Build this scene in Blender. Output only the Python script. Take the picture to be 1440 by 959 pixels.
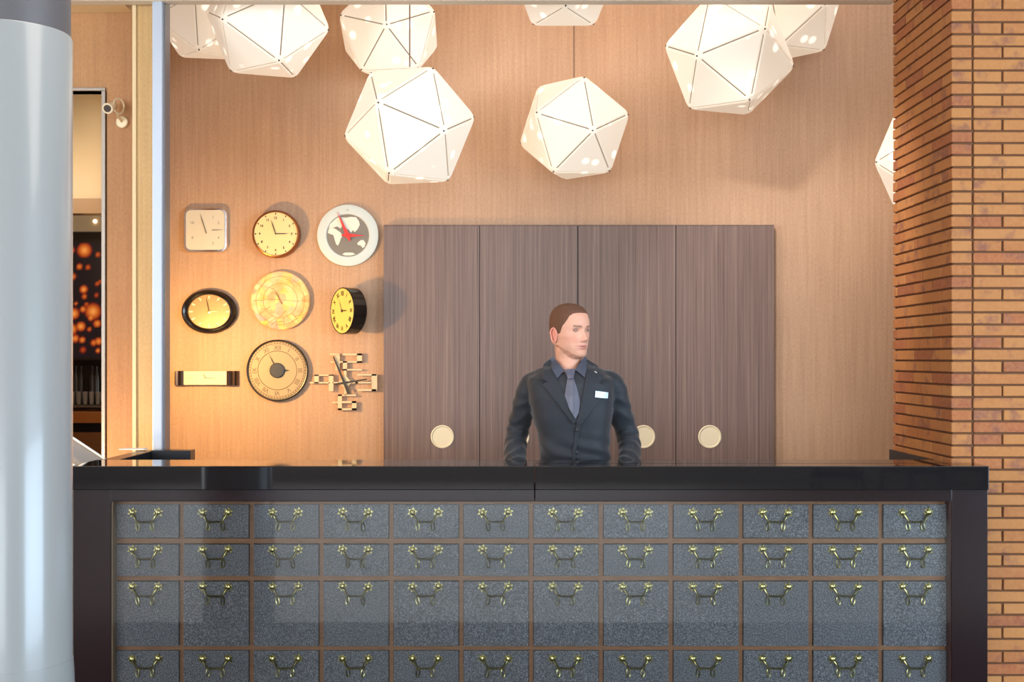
import bpy, bmesh, math, random
from mathutils import Vector, Matrix, noise, Euler
R = math.radians
random.seed(7)
S = bpy.context.scene
for o in list(bpy.data.objects): bpy.data.objects.remove(o)
col = S.collection
# ------------------------------------------------------------------ camera
CAM_Z, F = 1.55, 1800.0
cam = bpy.data.cameras.new('camera'); cam.sensor_width = 36; cam.lens = 36*F/1440
cam.shift_y = 25.5/1440
co = bpy.data.objects.new('camera', cam); col.objects.link(co)
co.location = (0, 0, CAM_Z); co.rotation_euler = (R(90), 0, 0); S.camera = co
# ------------------------------------------------------------------ world, lights, exposure
w = bpy.data.worlds.new('world'); S.world = w; w.use_nodes = True
bg = w.node_tree.nodes['Background']; bg.inputs[0].default_value = (0.70, 0.84, 1.0, 1); bg.inputs[1].default_value = 1.5
S.view_settings.view_transform = 'Standard'; S.view_settings.look = 'None'
S.view_settings.gamma = 1; S.view_settings.use_curve_mapping = False
S.view_settings.exposure = 0.35
def area(name, loc, target, sx, sy, power, color, spread=180):
    l = bpy.data.lights.new(name, 'AREA'); l.shape = 'RECTANGLE'; l.size = sx; l.size_y = sy
    l.energy = power; l.color = color; l.spread = R(spread)
    o = bpy.data.objects.new(name, l); col.objects.link(o); o.location = loc
    o.rotation_euler = (Vector(target)-Vector(loc)).to_track_quat('-Z', 'Y').to_euler(); return o
def spot(name, loc, target, power, color, size=60, rad=.03):
    l = bpy.data.lights.new(name, 'SPOT'); l.energy = power; l.color = color; l.spot_size = R(size); l.spot_blend = .6; l.shadow_soft_size = rad
    o = bpy.data.objects.new(name, l); col.objects.link(o); o.location = loc
    o.rotation_euler = (Vector(target)-Vector(loc)).to_track_quat('-Z', 'Y').to_euler(); return o
area('daylight_rear_window', (-1.2, -5.9, 1.9), (-1.2, 6, 1.7), 7.0, 2.8, 290, (0.86, 0.93, 1.0))
area('left_daylight_fill', (-6.4, 1.2, 1.9), (1.6, 6.6, 1.5), 4.0, 2.6, 400, (0.88, 0.93, 1.0))  # added fill, no known window: lightens the right of the back wall
area('daylight_right_window', (5.9, 0.9, 1.75), (0, 3.5, 1.3), 4.6, 2.6, 400, (0.60, 0.80, 1.0))
area('lobby_ceiling_light', (-0.6, 3.6, 3.36), (-0.3, 4.6, 0), 3.0, 1.0, 36, (1.0, 0.90, 0.80))
area('recess_fill_light', (0.9, 6.30, 4.25), (1.05, 7.4, .6), 2.8, .15, 20, (1.0, 0.89, 0.82))  # unseen fill added above the recess to brighten the wallpaper
spot('wall_fill_spot', (0.5, 4.9, 3.34), (2.0, 7.4, 1.3), 130, (1.0, 0.93, 0.90), 52, .06)  # unseen spot added to lighten the wall right of the wardrobe
area('wall_washer', (-1.87, 6.44, 1.62), (-1.0, 7.5, 1.35), .09, .09, 17, (1.0, 0.60, 0.20))
spot('bar_lamp', (-2.75, 7.3, 2.3), (-2.75, 8.4, 1.6), 5, (1.0, 0.7, 0.4), 120)
spot('counter_uplight', (-2.30, 5.75, 0.95), (-2.0, 6.33, 1.9), 28, (1.0, 0.66, 0.33), 150, .05)
area('alcove_light', (-2.60, 6.55, 2.5), (-2.62, 7.0, 2.55), .5, .2, 2.6, (1.0, 0.86, 0.68))

# ------------------------------------------------------------------ helpers
def PX(x, y, D): return Vector(((x-720)/F*D, D, CAM_Z-(y-505)/F*D))
class MB:
    def __init__(s): s.v = []; s.f = []
    def add(s, vs, fs):
        n = len(s.v); s.v += [tuple(v) for v in vs]; s.f += [tuple(i+n for i in f) for f in fs]; return s
    def box(s, a, b, bev=0):
        x0, y0, z0 = (min(a[i], b[i]) for i in range(3)); x1, y1, z1 = (max(a[i], b[i]) for i in range(3))
        if bev <= 0:
            return s.add([(x0,y0,z0),(x1,y0,z0),(x1,y1,z0),(x0,y1,z0),(x0,y0,z1),(x1,y0,z1),(x1,y1,z1),(x0,y1,z1)],
                  [(0,3,2,1),(4,5,6,7),(0,1,5,4),(1,2,6,5),(2,3,7,6),(3,0,4,7)])
        bm = bmesh.new(); bmesh.ops.create_cube(bm, size=1)
        for v in bm.verts: v.co = Vector(((x0+x1)/2+v.co.x*(x1-x0), (y0+y1)/2+v.co.y*(y1-y0), (z0+z1)/2+v.co.z*(z1-z0)))
        bmesh.ops.bevel(bm, geom=bm.edges[:], offset=bev, segments=2, profile=.6, affect='EDGES')
        vs = [v.co[:] for v in bm.verts]; bm.verts.index_update(); fs = [[v.index for v in f.verts] for f in bm.faces]; bm.free()
        return s.add(vs, fs)
    def loft(s, rings, cap=True, closed=True):
        n = len(rings[0]); vs = [v for r in rings for v in r]; fs = []
        for i in range(len(rings)-1):
            for j in range(n if closed else n-1):
                k = (j+1) % n; fs.append((i*n+j, i*n+k, (i+1)*n+k, (i+1)*n+j))
        if cap and closed:
            fs.append(tuple(range(n))[::-1]); fs.append(tuple((len(rings)-1)*n+j for j in range(n)))
        return s.add(vs, fs)
    def lathe(s, prof, c=(0,0,0), ax='z', n=40, sx=1, sz=1):      # prof (r, h); ax y: h runs toward -y (viewer)
        rings = []
        for r, h in prof:
            ring = []
            for j in range(n):
                a = 2*math.pi*j/n
                if ax == 'z': ring.append((c[0]+r*math.cos(a)*sx, c[1]+r*math.sin(a)*sz, c[2]+h))
                elif ax == 'y': ring.append((c[0]+r*math.cos(a)*sx, c[1]-h, c[2]+r*math.sin(a)*sz))
                else: ring.append((c[0]+h, c[1]+r*math.cos(a)*sx, c[2]+r*math.sin(a)*sz))
            rings.append(ring)
        return s.loft(rings)
    def tube(s, pts, r, n=10, sq=1):
        pts = [Vector(p) for p in pts]; rr = r if isinstance(r, (list, tuple)) else [r]*len(pts)
        rings = []; up = None
        for i, p in enumerate(pts):
            d = (pts[min(i+1, len(pts)-1)]-pts[max(i-1, 0)]).normalized()
            if up is None: up = Vector((0,0,1)) if abs(d.z) < .9 else Vector((0,1,0))
            a = d.cross(up).normalized(); b = a.cross(d).normalized(); up = b
            rings.append([p+a*math.cos(2*math.pi*j/n)*rr[i]+b*math.sin(2*math.pi*j/n)*rr[i]*sq for j in range(n)])
        return s.loft(rings)
    def prism(s, poly, y0, y1):        # poly in (x,z), extruded between y0 (front) and y1
        n = len(poly)
        return s.add([(x,y0,z) for x,z in poly]+[(x,y1,z) for x,z in poly],
            [tuple(range(n)), tuple(range(2*n-1, n-1, -1))]+[(i, n+i, n+(i+1)%n, (i+1)%n) for i in range(n)])
    def build(s, name, m, parent=None, local=False, smooth=False, loc=None):
        me = bpy.data.meshes.new(name); vs = s.v
        off = Vector((0,0,0))
        if parent is not None and not local:
            off = parent.matrix_world.translation if parent.type == 'EMPTY' and parent.parent is None else Vector(parent.get('_o', (0,0,0)))
            off = Vector(parent.get('_o', parent.location))
        elif loc is not None: off = Vector(loc)
        me.from_pydata([tuple(Vector(v)-off) for v in vs], [], s.f)
        bm = bmesh.new(); bm.from_mesh(me); bmesh.ops.recalc_face_normals(bm, faces=bm.faces[:]); bm.to_mesh(me); bm.free()
        if smooth:
            for p in me.polygons: p.use_smooth = True
            try: me.set_sharp_from_angle(angle=R(38))
            except Exception: pass
        if m: me.materials.append(m)
        o = bpy.data.objects.new(name, me); col.objects.link(o)
        if parent is not None: o.parent = parent
        elif loc is not None: o.location = loc
        return o
def thing(name, label, cat, loc=(0,0,0), rot=(0,0,0), group=None):
    o = bpy.data.objects.new(name, None); col.objects.link(o); o.location = loc; o.rotation_euler = rot
    o.empty_display_size = .1; o['label'] = label; o['category'] = cat
    if group: o['group'] = group
    return o
def tag(o, label, cat, group=None):
    o['label'] = label; o['category'] = cat
    if group: o['group'] = group
    return o
def struct(o): o['kind'] = 'structure'; return o
def sub(mb, name, m, part, thg, **k):      # sub-part of a part whose own origin sits at the thing's origin
    part['_o'] = tuple(thg.location); o = mb.build(name, m, part, **k); del part['_o']; return o
def text_poly(st, size, bold=0):
    c = bpy.data.curves.new('t', 'FONT'); c.body = st; c.size = size; c.align_x = 'CENTER'; c.align_y = 'CENTER'; c.offset = bold; c.resolution_u = 3
    o = bpy.data.objects.new('t', c); col.objects.link(o)
    dg = bpy.context.evaluated_depsgraph_get(); dg.update(); me = bpy.data.meshes.new_from_object(o.evaluated_get(dg))
    vs = [v.co.copy() for v in me.vertices]; fs = [tuple(p.vertices) for p in me.polygons]
    bpy.data.objects.remove(o); bpy.data.curves.remove(c); bpy.data.meshes.remove(me); return vs, fs
def text_mb(mb, st, x, z, y, size, ang=0, sx=1, th=.0012, bold=0):
    vs, fs = text_poly(st, size, bold); ca, sa = math.cos(ang), math.sin(ang)
    if not vs: return mb
    zc = (max(v.y for v in vs)+min(v.y for v in vs))/2; xc = (max(v.x for v in vs)+min(v.x for v in vs))/2
    P = [((v.x-xc)*sx, v.y-zc) for v in vs]
    W = [(x+a*ca-b*sa, y, z+a*sa+b*ca) for a, b in P]
    return mb.add(W, fs)

# ------------------------------------------------------------------ materials
def mat(name, c, rough=.5, metal=0, spec=.5, emit=None, es=1, coat=0, trans=0):
    m = bpy.data.materials.new(name); m.use_nodes = True; b = m.node_tree.nodes['Principled BSDF']
    b.inputs['Base Color'].default_value = (*c, 1); b.inputs['Roughness'].default_value = rough
    b.inputs['Metallic'].default_value = metal; b.inputs['Specular IOR Level'].default_value = spec
    b.inputs['Coat Weight'].default_value = coat; b.inputs['Coat Roughness'].default_value = .05
    b.inputs['Transmission Weight'].default_value = trans
    if emit: b.inputs['Emission Color'].default_value = (*emit, 1); b.inputs['Emission Strength'].default_value = es
    return m
def srgb(r, g, b): return tuple(((x/255)/12.92 if x/255 <= .04045 else ((x/255+.055)/1.055)**2.4) for x in (r, g, b))
class N:
    def __init__(s, m): s.m = m; s.t = m.node_tree; s.b = s.t.nodes['Principled BSDF']
    def n(s, ty, **k):
        x = s.t.nodes.new(ty)
        for a, v in k.items():
            if a.startswith('i_'): x.inputs[a[2:].replace('_', ' ')].default_value = v
            else: setattr(x, a, v)
        return x
    def l(s, a, b): s.t.links.new(a, b)
    def coord(s, scale=(1,1,1), which='Object', rnd=False):
        tc = s.n('ShaderNodeTexCoord'); mp = s.n('ShaderNodeMapping'); mp.inputs['Scale'].default_value = scale
        s.l(tc.outputs[which], mp.inputs['Vector'])
        if rnd:
            oi = s.n('ShaderNodeObjectInfo'); mu = s.n('ShaderNodeMath', operation='MULTIPLY'); mu.inputs[1].default_value = 37
            s.l(oi.outputs['Random'], mu.inputs[0]); cb = s.n('ShaderNodeCombineXYZ')
            for i in range(3): s.l(mu.outputs[0], cb.inputs[i])
            s.l(cb.outputs[0], mp.inputs['Location'])
        return mp.outputs[0]
    def noise(s, vec, scale, detail=4, rough=.6):
        x = s.n('ShaderNodeTexNoise'); x.inputs['Scale'].default_value = scale; x.inputs['Detail'].default_value = detail; x.inputs['Roughness'].default_value = rough
        s.l(vec, x.inputs['Vector']); return x.outputs['Fac']
    def ramp(s, fac, stops, const=False):
        x = s.n('ShaderNodeValToRGB'); e = x.color_ramp.elements
        if const: x.color_ramp.interpolation = 'CONSTANT'
        while len(e) < len(stops): e.new(.5)
        for i, (p, c) in enumerate(stops): e[i].position = p; e[i].color = (*c, 1)
        s.l(fac, x.inputs[0]); return x.outputs[0]
    def mix(s, fac, a, b, mode='MIX'):
        x = s.n('ShaderNodeMix', data_type='RGBA', blend_type=mode)
        for sock, v in ((x.inputs[0], fac), (x.inputs[6], a), (x.inputs[7], b)):
            if hasattr(v, 'links'): s.l(v, sock)
            else: sock.default_value = v if isinstance(v, (int, float)) else (*v, 1)
        return x.outputs[2]
    def color(s, c): s.l(c, s.b.inputs['Base Color'])
    def bump(s, h, strength=.3, dist=.002):
        x = s.n('ShaderNodeBump'); x.inputs['Strength'].default_value = strength; x.inputs['Distance'].default_value = dist
        s.l(h, x.inputs['Height']); s.l(x.outputs[0], s.b.inputs['Normal'])

def wallpaper(name, base, dark):
    m = mat(name, base, .55, spec=.45); q = N(m)
    a = q.noise(q.coord((55, 55, 1.6)), 1.0, 5, .7); b = q.noise(q.coord((140, 140, 60)), 1, 3, .6); c = q.noise(q.coord((1,1,1)), 1.6, 2)
    c1 = q.ramp(a, [(.30, dark), (.62, base)]); c2 = q.mix(.30, c1, q.ramp(b, [(.35, dark), (.65, tuple(min(1, x*1.25) for x in base))]))
    c3 = q.mix(.22, c2, q.ramp(c, [(.35, tuple(x*.8 for x in base)), (.65, tuple(min(1, x*1.15) for x in base))]))
    q.color(c3); q.bump(b, .35, .003); return m
M = {}
M['wallpaper'] = wallpaper('wallpaper', srgb(196, 158, 126), srgb(166, 128, 98))
M['wallveneer'] = wallpaper('side_wallpaper', srgb(178, 128, 80), srgb(154, 106, 62))
m = mat('brick', srgb(200, 140, 80), .8, spec=.3); q = N(m)
oi = q.n('ShaderNodeObjectInfo')
base = q.ramp(oi.outputs['Random'], [(0, srgb(164,106,62)), (.3, srgb(174,116,66)), (.55, srgb(162,100,58)), (.75, srgb(178,122,72)), (.9, srgb(156,90,56)), (1, srgb(144,84,58))])
nz = q.noise(q.coord((1,1,1), rnd=True), 9, 3); nf = q.noise(q.coord((1,1,1), rnd=True), 60, 4)
c = q.mix(q.ramp(nz, [(.56, (0,0,0)), (.68, (.8,.8,.8))]), base, srgb(122, 76, 66))
c = q.mix(q.ramp(nf, [(.35, (0,0,0)), (.7, (.35,.35,.35))]), c, srgb(188, 132, 80)); q.color(c); q.bump(nf, .5, .002); M['brick'] = m
M['mortar'] = mat('mortar', srgb(104, 72, 52), .95, spec=.1)
m = mat('zebrano_veneer', srgb(120, 96, 86), .42, spec=.4); q = N(m)
a = q.noise(q.coord((75, 75, .55)), 1, 4, .75); b = q.noise(q.coord((260, 260, 2.0)), 1, 3)
c = q.ramp(a, [(.30, srgb(88, 70, 64)), (.46, srgb(116, 94, 86)), (.56, srgb(124, 101, 92)), (.70, srgb(150, 128, 116))])
q.color(q.mix(.35, c, q.ramp(b, [(.35, srgb(82, 64, 58)), (.65, srgb(146, 122, 110))]))); M['veneer'] = m
M['black_gloss'] = mat('black_gloss_stone', (.010, .009, .010), .04, spec=.55)
M['frame'] = mat('aubergine_lacquer', srgb(30, 17, 19), .2, spec=.45)
M['wing'] = mat('black_laminate', (.013, .012, .014), .25)
m = mat('speckled_laminate', srgb(112, 114, 122), .45, spec=.4); q = N(m)
a = q.noise(q.coord((1,1,1), rnd=True), 230, 2, .6); b = q.noise(q.coord((1,1,1), rnd=True), 150, 2)
c = q.ramp(a, [(.36, srgb(78, 76, 83)), (.5, srgb(112, 111, 117)), (.66, srgb(184, 182, 188))])
q.color(q.mix(.3, c, q.ramp(b, [(.4, srgb(84, 86, 98)), (.6, srgb(136, 132, 132))]))); M['drawer'] = m
m = mat('orange_wood', srgb(160, 110, 76), .5); q = N(m)
q.color(q.ramp(q.noise(q.coord((4, 4, 40)), 3, 3), [(.3, srgb(150, 102, 70)), (.7, srgb(178, 126, 88))])); M['divider'] = m
M['brass'] = mat('brass', srgb(190, 178, 122), .25, 1)
M['brass_pale'] = mat('pale_brass', srgb(206, 196, 140), .3, 1)
M['chrome'] = mat('chrome', (.75, .75, .75), .12, 1)
M['steel'] = mat('brushed_steel', srgb(150, 138, 126), .4, .8)
M['white'] = mat('white_paint', srgb(225, 222, 214), .4)
M['cream'] = mat('cream_paint', srgb(222, 194, 148), .5)
M['offwhite'] = mat('offwhite_soffit', srgb(214, 204, 186), .5)
M['strip'] = mat('satin_aluminium', srgb(178, 186, 198), .4, .35)
m = mat('column_paint', srgb(142, 143, 142), .24, spec=.5, coat=.2); M['column'] = m
M['column_dark'] = mat('column_dark', srgb(84, 80, 82), .5)
M['black'] = mat('black_paint', (.012, .012, .013), .35)
M['dark_brown'] = mat('dark_brown', srgb(52, 36, 26), .4)
M['brown_wood'] = mat('bar_wood', srgb(150, 96, 52), .4)
M['cup'] = mat('cream_cup', srgb(232, 218, 184), .45)
M['glass'] = None
g = bpy.data.materials.new('clear_glass_sheet'); g.use_nodes = True; t = g.node_tree; t.nodes.clear()
out = t.nodes.new('ShaderNodeOutputMaterial'); mx = t.nodes.new('ShaderNodeMixShader'); tr = t.nodes.new('ShaderNodeBsdfTransparent'); gl = t.nodes.new('ShaderNodeBsdfGlossy')
fr = t.nodes.new('ShaderNodeFresnel'); fr.inputs[0].default_value = 1.5; gl.inputs['Roughness'].default_value = .015; tr.inputs[0].default_value = (.95, .97, .97, 1)
t.links.new(fr.outputs[0], mx.inputs[0]); t.links.new(tr.outputs[0], mx.inputs[1]); t.links.new(gl.outputs[0], mx.inputs[2]); t.links.new(mx.outputs[0], out.inputs[0]); M['glass'] = g
m = mat('lamp_panel', srgb(214, 204, 190), .5, emit=(1, .86, .68), es=.40); q = N(m)
vo = q.n('ShaderNodeTexVoronoi'); vo.inputs['Scale'].default_value = 9.5; q.l(q.coord((1,1,1)), vo.inputs['Vector'])
dots = q.ramp(vo.outputs['Distance'], [(.0, (1,1,1)), (.16, (1,1,1)), (.27, (0,0,0))])
q.l(q.mix(dots, (.90, .75, .58), (1.9, 1.7, 1.4)), q.b.inputs['Emission Color']); M['lamp'] = m
M['lamp_core'] = mat('lamp_seam', srgb(150, 140, 126), .7, emit=(1, .86, .68), es=.05)
M['cable'] = mat('lamp_cable', srgb(120, 92, 74), .6)
M['screw'] = mat('dark_screw', (.05, .045, .04), .5)

# ------------------------------------------------------------------ setting: floor, ceilings, walls
YB = 7.40
def bx(a, b, bev=0): return MB().box(a, b, bev)
m = mat('pale_plank_floor', srgb(168, 156, 142), .5); q = N(m)
br = q.n('ShaderNodeTexBrick'); br.inputs['Scale'].default_value = 1.0; br.inputs['Brick Width'].default_value = 1.4; br.inputs['Row Height'].default_value = .14
br.inputs['Mortar Size'].default_value = .004; br.inputs['Color1'].default_value = (*srgb(172,160,146),1); br.inputs['Color2'].default_value = (*srgb(140,128,116),1); br.inputs['Mortar'].default_value = (*srgb(60,52,46),1)
q.l(q.coord((1,1,1)), br.inputs['Vector']); q.color(br.outputs['Color'])
struct(bx((-7,-6.2,-.1), (7,10,0)).build('floor', m))
rug = bx((-2.6,2.85,.0), (2.9,4.6,.012), .004).build('entrance_mat', mat('mat_fibre', srgb(58, 54, 52), .95, spec=.1)); tag(rug, 'dark flat mat on the floor in front of the reception counter', 'mat')
struct(bx((-7,-6.2,3.40), (7,6.10,3.5)).build('ceiling', M['white']))
struct(bx((-7,6.18,4.30), (7,10,4.4)).build('ceiling', M['white']))
struct(bx((-2.02,YB,0), (3.2,YB+.12,4.3)).build('wall_back', M['wallpaper']))
struct(bx((2.95,6.10,0), (3.1,YB,4.3)).build('wall_recess_right', M['wallpaper']))
# bulkhead beam over the recess
struct(bx((-2.25,6.10,3.26), (1.832,6.18,4.30), .004).build('trim_beam', M['offwhite']))
# left partition with an opening
DL = 6.33
xl = lambda px, D=DL: (px-720)/F*D
zt = lambda py, D=DL: CAM_Z-(py-505)/F*D
pl = MB(); pl.box((xl(150),DL,0), (xl(188),DL+.08,4.3)); pl.box((-6.5,DL,zt(128)), (xl(150),DL+.08,4.3)); pl.box((-6.5,DL,0), (xl(60),DL+.08,zt(128)))
struct(pl.build('wall_left', M['wallveneer']))
struct(bx((-2.6,6.185,3.262), (xl(187.5),DL-.002,3.33)).build('trim_soffit', M['cream']))
struct(bx((-2.03,DL+.08,0), (-1.98,YB+.6,4.3)).build('wall_recess_left', M['wallpaper']))
tr_ = MB(); tr_.box((xl(143.5),DL-.012,0), (xl(149),DL+.10,zt(128)+.0), .003); tr_.box((xl(60),DL-.012,zt(128)), (xl(149),DL+.10,zt(123.5)), .003)
struct(tr_.build('trim_opening', M['steel']))
struct(bx((xl(187,6.2),6.19,0), (xl(192,6.2),6.215,3.5)).build('trim_edge', M['cream']))
struct(bx((xl(192,6.2),6.20,0), (xl(217,6.2),6.30,3.6)).build('trim_pilaster', wallpaper('pale_wallpaper', srgb(206,168,112), srgb(186,146,92))))
struct(bx((xl(217,6.16),6.12,0), (xl(231,6.16),6.19,3.6), .006).build('trim_metal_post', M['strip']))
struct(bx((xl(231.2,6.2),6.15,0), (xl(236,6.2),6.24,3.6)).build('trim_metal_post_edge', mat('post_edge', srgb(120,118,120), .35, .4)))
# lobby shell behind and beside the camera, with windows
plaster = mat('lobby_plaster', srgb(186, 176, 164), .7)
lb = MB()
lb.box((-7,-6.2,0), (7,-6.05,.5)); lb.box((-7,-6.2,3.3), (7,-6.05,3.4)); lb.box((-7,-6.2,.5), (-4.8,-6.05,3.3)); lb.box((2.4,-6.2,.5), (7,-6.05,3.3))
struct(lb.build('wall_rear', plaster))
lb = MB(); lb.box((6.05,-6.05,0), (6.2,5.3,.45)); lb.box((6.05,-6.05,3.1), (6.2,5.3,3.4)); lb.box((6.05,-6.05,.45), (6.2,-1.5,3.1)); lb.box((6.05,3.3,.45), (6.2,5.3,3.1))
struct(lb.build('wall_lobby_right', plaster))
struct(bx((-6.65,-6.05,0), (-6.5,10,3.4)).build('wall_lobby_left', mat('lobby_brown', srgb(120, 96, 82), .6)))
wf = MB()
for k in range(6): wf.box((-4.8+k*1.44-.03,-6.03,.5), (-4.8+k*1.44+.03,-5.96,3.3))
struct(wf.build('window_1', M['dark_brown']))
wf = MB()
for k in range(4): wf.box((-6.5,-.8+k*1.33-.03,.5), (-6.43,-.8+k*1.33+.03,3.2))
struct(wf.build('added_left_window', M['dark_brown']))  # bars added to go with the left fill; the wall behind is closed
wf = MB()
for k in range(5): wf.box((5.96,-1.5+k*1.2-.03,.45), (6.03,-1.5+k*1.2+.03,3.1))
struct(wf.build('window_3', M['dark_brown']))
# ------------------------------------------------------------------ brick walls
DF = 5.29; XS = (1338-720)/F*DF
SF = F/DF; z0j = CAM_Z-(14.1-505)/SF; JO = .0085
pier = bx((XS+.008,DF+.008,0), (XS+.095,6.10-.01,3.40)).build('wall_brick_pier', M['mortar']); struct(pier)
wallr = bx((XS+.0935+.004,DF+.008,0), (6.05,6.1,3.40)).build('wall_right', M['mortar']); struct(wallr)
mesh_cache = {}
def brick(parent, x0, x1, y0, y1, zb, h=.05-JO):
    L = (round(x1-x0, 4), round(y1-y0, 4))
    v = random.randrange(3); key = L+(v,)
    if key not in mesh_cache:
        me = bpy.data.meshes.new('brick'); bm = bmesh.new(); bmesh.ops.create_cube(bm, size=1)
        for ve in bm.verts: ve.co = Vector((ve.co.x*(x1-x0), ve.co.y*(y1-y0), ve.co.z*h))
        bmesh.ops.bevel(bm, geom=bm.edges[:], offset=.0022, segments=1, affect='EDGES')
        rr = random.Random(v+len(mesh_cache))
        for ve in bm.verts: ve.co += Vector([rr.uniform(-.0007, .0007) for _ in range(3)])
        bm.to_mesh(me); bm.free(); me.materials.append(M['brick']); mesh_cache[key] = me
    o = bpy.data.objects.new('brick', mesh_cache[key]); col.objects.link(o)
    o.location = ((x0+x1)/2+random.uniform(-.0012, .0006), (y0+y1)/2+random.uniform(-.001, .001), zb+h/2); o.parent = parent
XJ = (1368-720)/F*DF
row = 0; zb = z0j+.05*1-JO/2+JO
zz = z0j+JO/2+.05*8
while zz+.05 > 3.36: zz -= .05
while zz > -.02:
    if zz < .0: break
    odd = row % 2 == 0
    # corner brick wraps onto the side face
    ys = [DF, DF+.12 if odd else DF+.245]
    brick(pier, XS, XJ-JO/2, ys[0], ys[1], zz)
    y = ys[1]+JO
    while y < 6.10-.03:
        y1 = min(y+.24, 6.10); brick(pier, XS, XS+.07, y, y1, zz); y = y1+JO
    x = XJ+JO/2
    first = .115 if odd else .24
    n = 0
    while n < 2:
        x1 = x+(first if n == 0 else .24); brick(wallr, x, x1, DF, DF+.09, zz); x = x1+JO; n += 1
    zz -= .05; row += 1
# joined outer bricks past the frame edge
ob = MB(); zz = z0j+JO/2+.05*7
while zz > 0:
    x = XJ+.51
    while x < 4.2: ob.box((x,DF,zz), (x+.24,DF+.05,zz+.05-JO)); x += .25
    zz -= .05
o = ob.build('brickwork', M['brick'], wallr); o['kind'] = 'stuff'

# ------------------------------------------------------------------ column
cth = thing('column', 'large pale grey round column with dark grey upper part, left of the counter', 'column', (-.002*0, 3.62, 0))
CX, CY, CR = -1.432, 3.62, .180
cth.location = (CX, CY, 0)
zr = CAM_Z+463/F*(CY-.05)
MB().lathe([(CR,0.0),(CR,zr-.006),(CR-.004,zr)], (CX,CY,0), 'z', 96).build('cladding', M['column'], cth, smooth=True)
MB().lathe([(CR-.005,zr+.001),(CR-.005,3.40)], (CX,CY,0), 'z', 96).build('upper_shaft', M['column_dark'], cth, smooth=True)
MB().lathe([(CR+.001,0),(CR+.006,.02),(CR+.006,.60),(CR+.004,.66),(CR+.0015,.70)], (CX,CY,0), 'z', 96).build('base_collar', M['column'], cth, smooth=True)

# ------------------------------------------------------------------ reception counter
DC = 5.14; SC = 350.2
cx_ = lambda px, D=DC: (px-720)/F*D
cz_ = lambda py, D=DC: CAM_Z-(py-505)/F*D
ct = thing('reception_counter', 'long reception counter with glossy black top and grey brass-handled drawers behind glass', 'counter', (.08, DC, 0))
ztop, zlo = cz_(655.5), cz_(689)
xsm = cx_(752)
for a, b in ((cx_(98), xsm-.0012), (xsm+.0012, cx_(1391))):
    mb = MB(); mb.box((a,DC-.0,zlo), (b,5.285 if b > 1.8 else 5.47,ztop), .003)
    if b > 1.8: mb = MB(); mb.box((a,DC,zlo), (b,5.283,ztop), .003); mb.box((a,5.27,zlo), (1.80,5.47,ztop), .0)
    mb.build('countertop_slab', M['black_gloss'], ct)
DFm = DC+.018
fx = lambda px: (px-720)/F*DFm
fz = lambda py: CAM_Z-(py-505)/F*DFm
def part_box(name, a, b, m, bev=.002): return MB().box(a, b, bev).build(name, m, ct)
part_box('frame_post', (fx(103),DFm,0), (fx(155.5),DFm+.30,zlo), M['frame'])
part_box('frame_post', (fx(1338.5),DFm,0), (fx(1389),DFm+.10,zlo), M['frame'])
part_box('top_rail', (fx(155.5),DFm,fz(705)), (xsm-.001,DFm+.30,zlo), M['frame'])
part_box('top_rail', (xsm+.001,DFm,fz(705)), (fx(1338.5),DFm+.10,zlo), M['frame'])
part_box('plinth', (fx(155.5),DFm,0), (fx(1338.5),DFm+.25,.08), M['frame'])
DD = DFm+.062
dx = lambda px: (px-720)/F*DD
dz = lambda py: CAM_Z-(py-505)/F*DD
part_box('carcass', (fx(155.5),DD+.02,.08), (fx(1338.5),DD+.055,fz(705)), M['divider'], 0)
part_box('jamb_liner', (fx(155.6),DFm+.012,.08), (fx(155.6)+.006,DD+.02,fz(705)), mat('jamb_beige', srgb(176, 146, 116), .5), 0)
part_box('jamb_liner', (fx(1338.4)-.006,DFm+.012,.08), (fx(1338.4),DD+.02,fz(705)), mat('jamb_red', srgb(86, 34, 26), .4), 0)
# dividers: a grid of rails and stiles slightly behind the drawer faces
xs = [157.5+98.2*i for i in range(13)]
for i in range(0, 13):
    x = dx(xs[i]); part_box('stile', (x-.0085,DD+.004,.08), (x+.0085,DD+.022,dz(705)), M['divider'], 0)
rows = [(709,756),(765,809),(817,907.5),(914,1003),(1010,1022)]
for y in (706.5, 760.5, 813, 910.8, 1006.5): part_box('rail', (dx(157),DD+.002,dz(y)-.0095), (dx(1336),DD+.0225,dz(y)+.0095), M['divider'], 0)
hy = [720, 772, 824, 925]
def star(mb, c, r, y, n=6):
    poly = []
    for k in range(2*n):
        rr = r if k % 2 == 0 else r*.55; a = math.pi*k/n+.3; poly.append((c[0]+rr*math.cos(a), c[1]+rr*math.sin(a)))
    mb.prism(poly, y-.004, y); mb.lathe([(r*.5,0),(r*.55,.006),(r*.42,.013),(.001,.016)], (c[0],y,c[1]), 'y', 12)
hb = MB()
for s in (-1, 1):
    star(hb, (s*.0525, 0), .0225, 0)
    hb.tube([(s*.05,-.008,-.004),(s*.043,-.014,-.014),(s*.036,-.016,-.026),(s*.031,-.017,-.034),(s*.020,-.017,-.037),(0,-.017,-.037)], [.0050,.0050,.0046,.0043,.0040,.0040], 8)
handle_me = hb.build('handle', M['brass'], smooth=True); hm = handle_me.data; bpy.data.objects.remove(handle_me)
rb = MB(); pts = [(0.0075*math.sin(a), -.004, -.0165*math.cos(a)) for a in [2*math.pi*k/14 for k in range(15)]]
rb.tube(pts, .0028, 6); rm_o = rb.build('drop_ring', M['brass_pale'], smooth=True); rm = rm_o.data; bpy.data.objects.remove(rm_o)
dcache = {}
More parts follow.
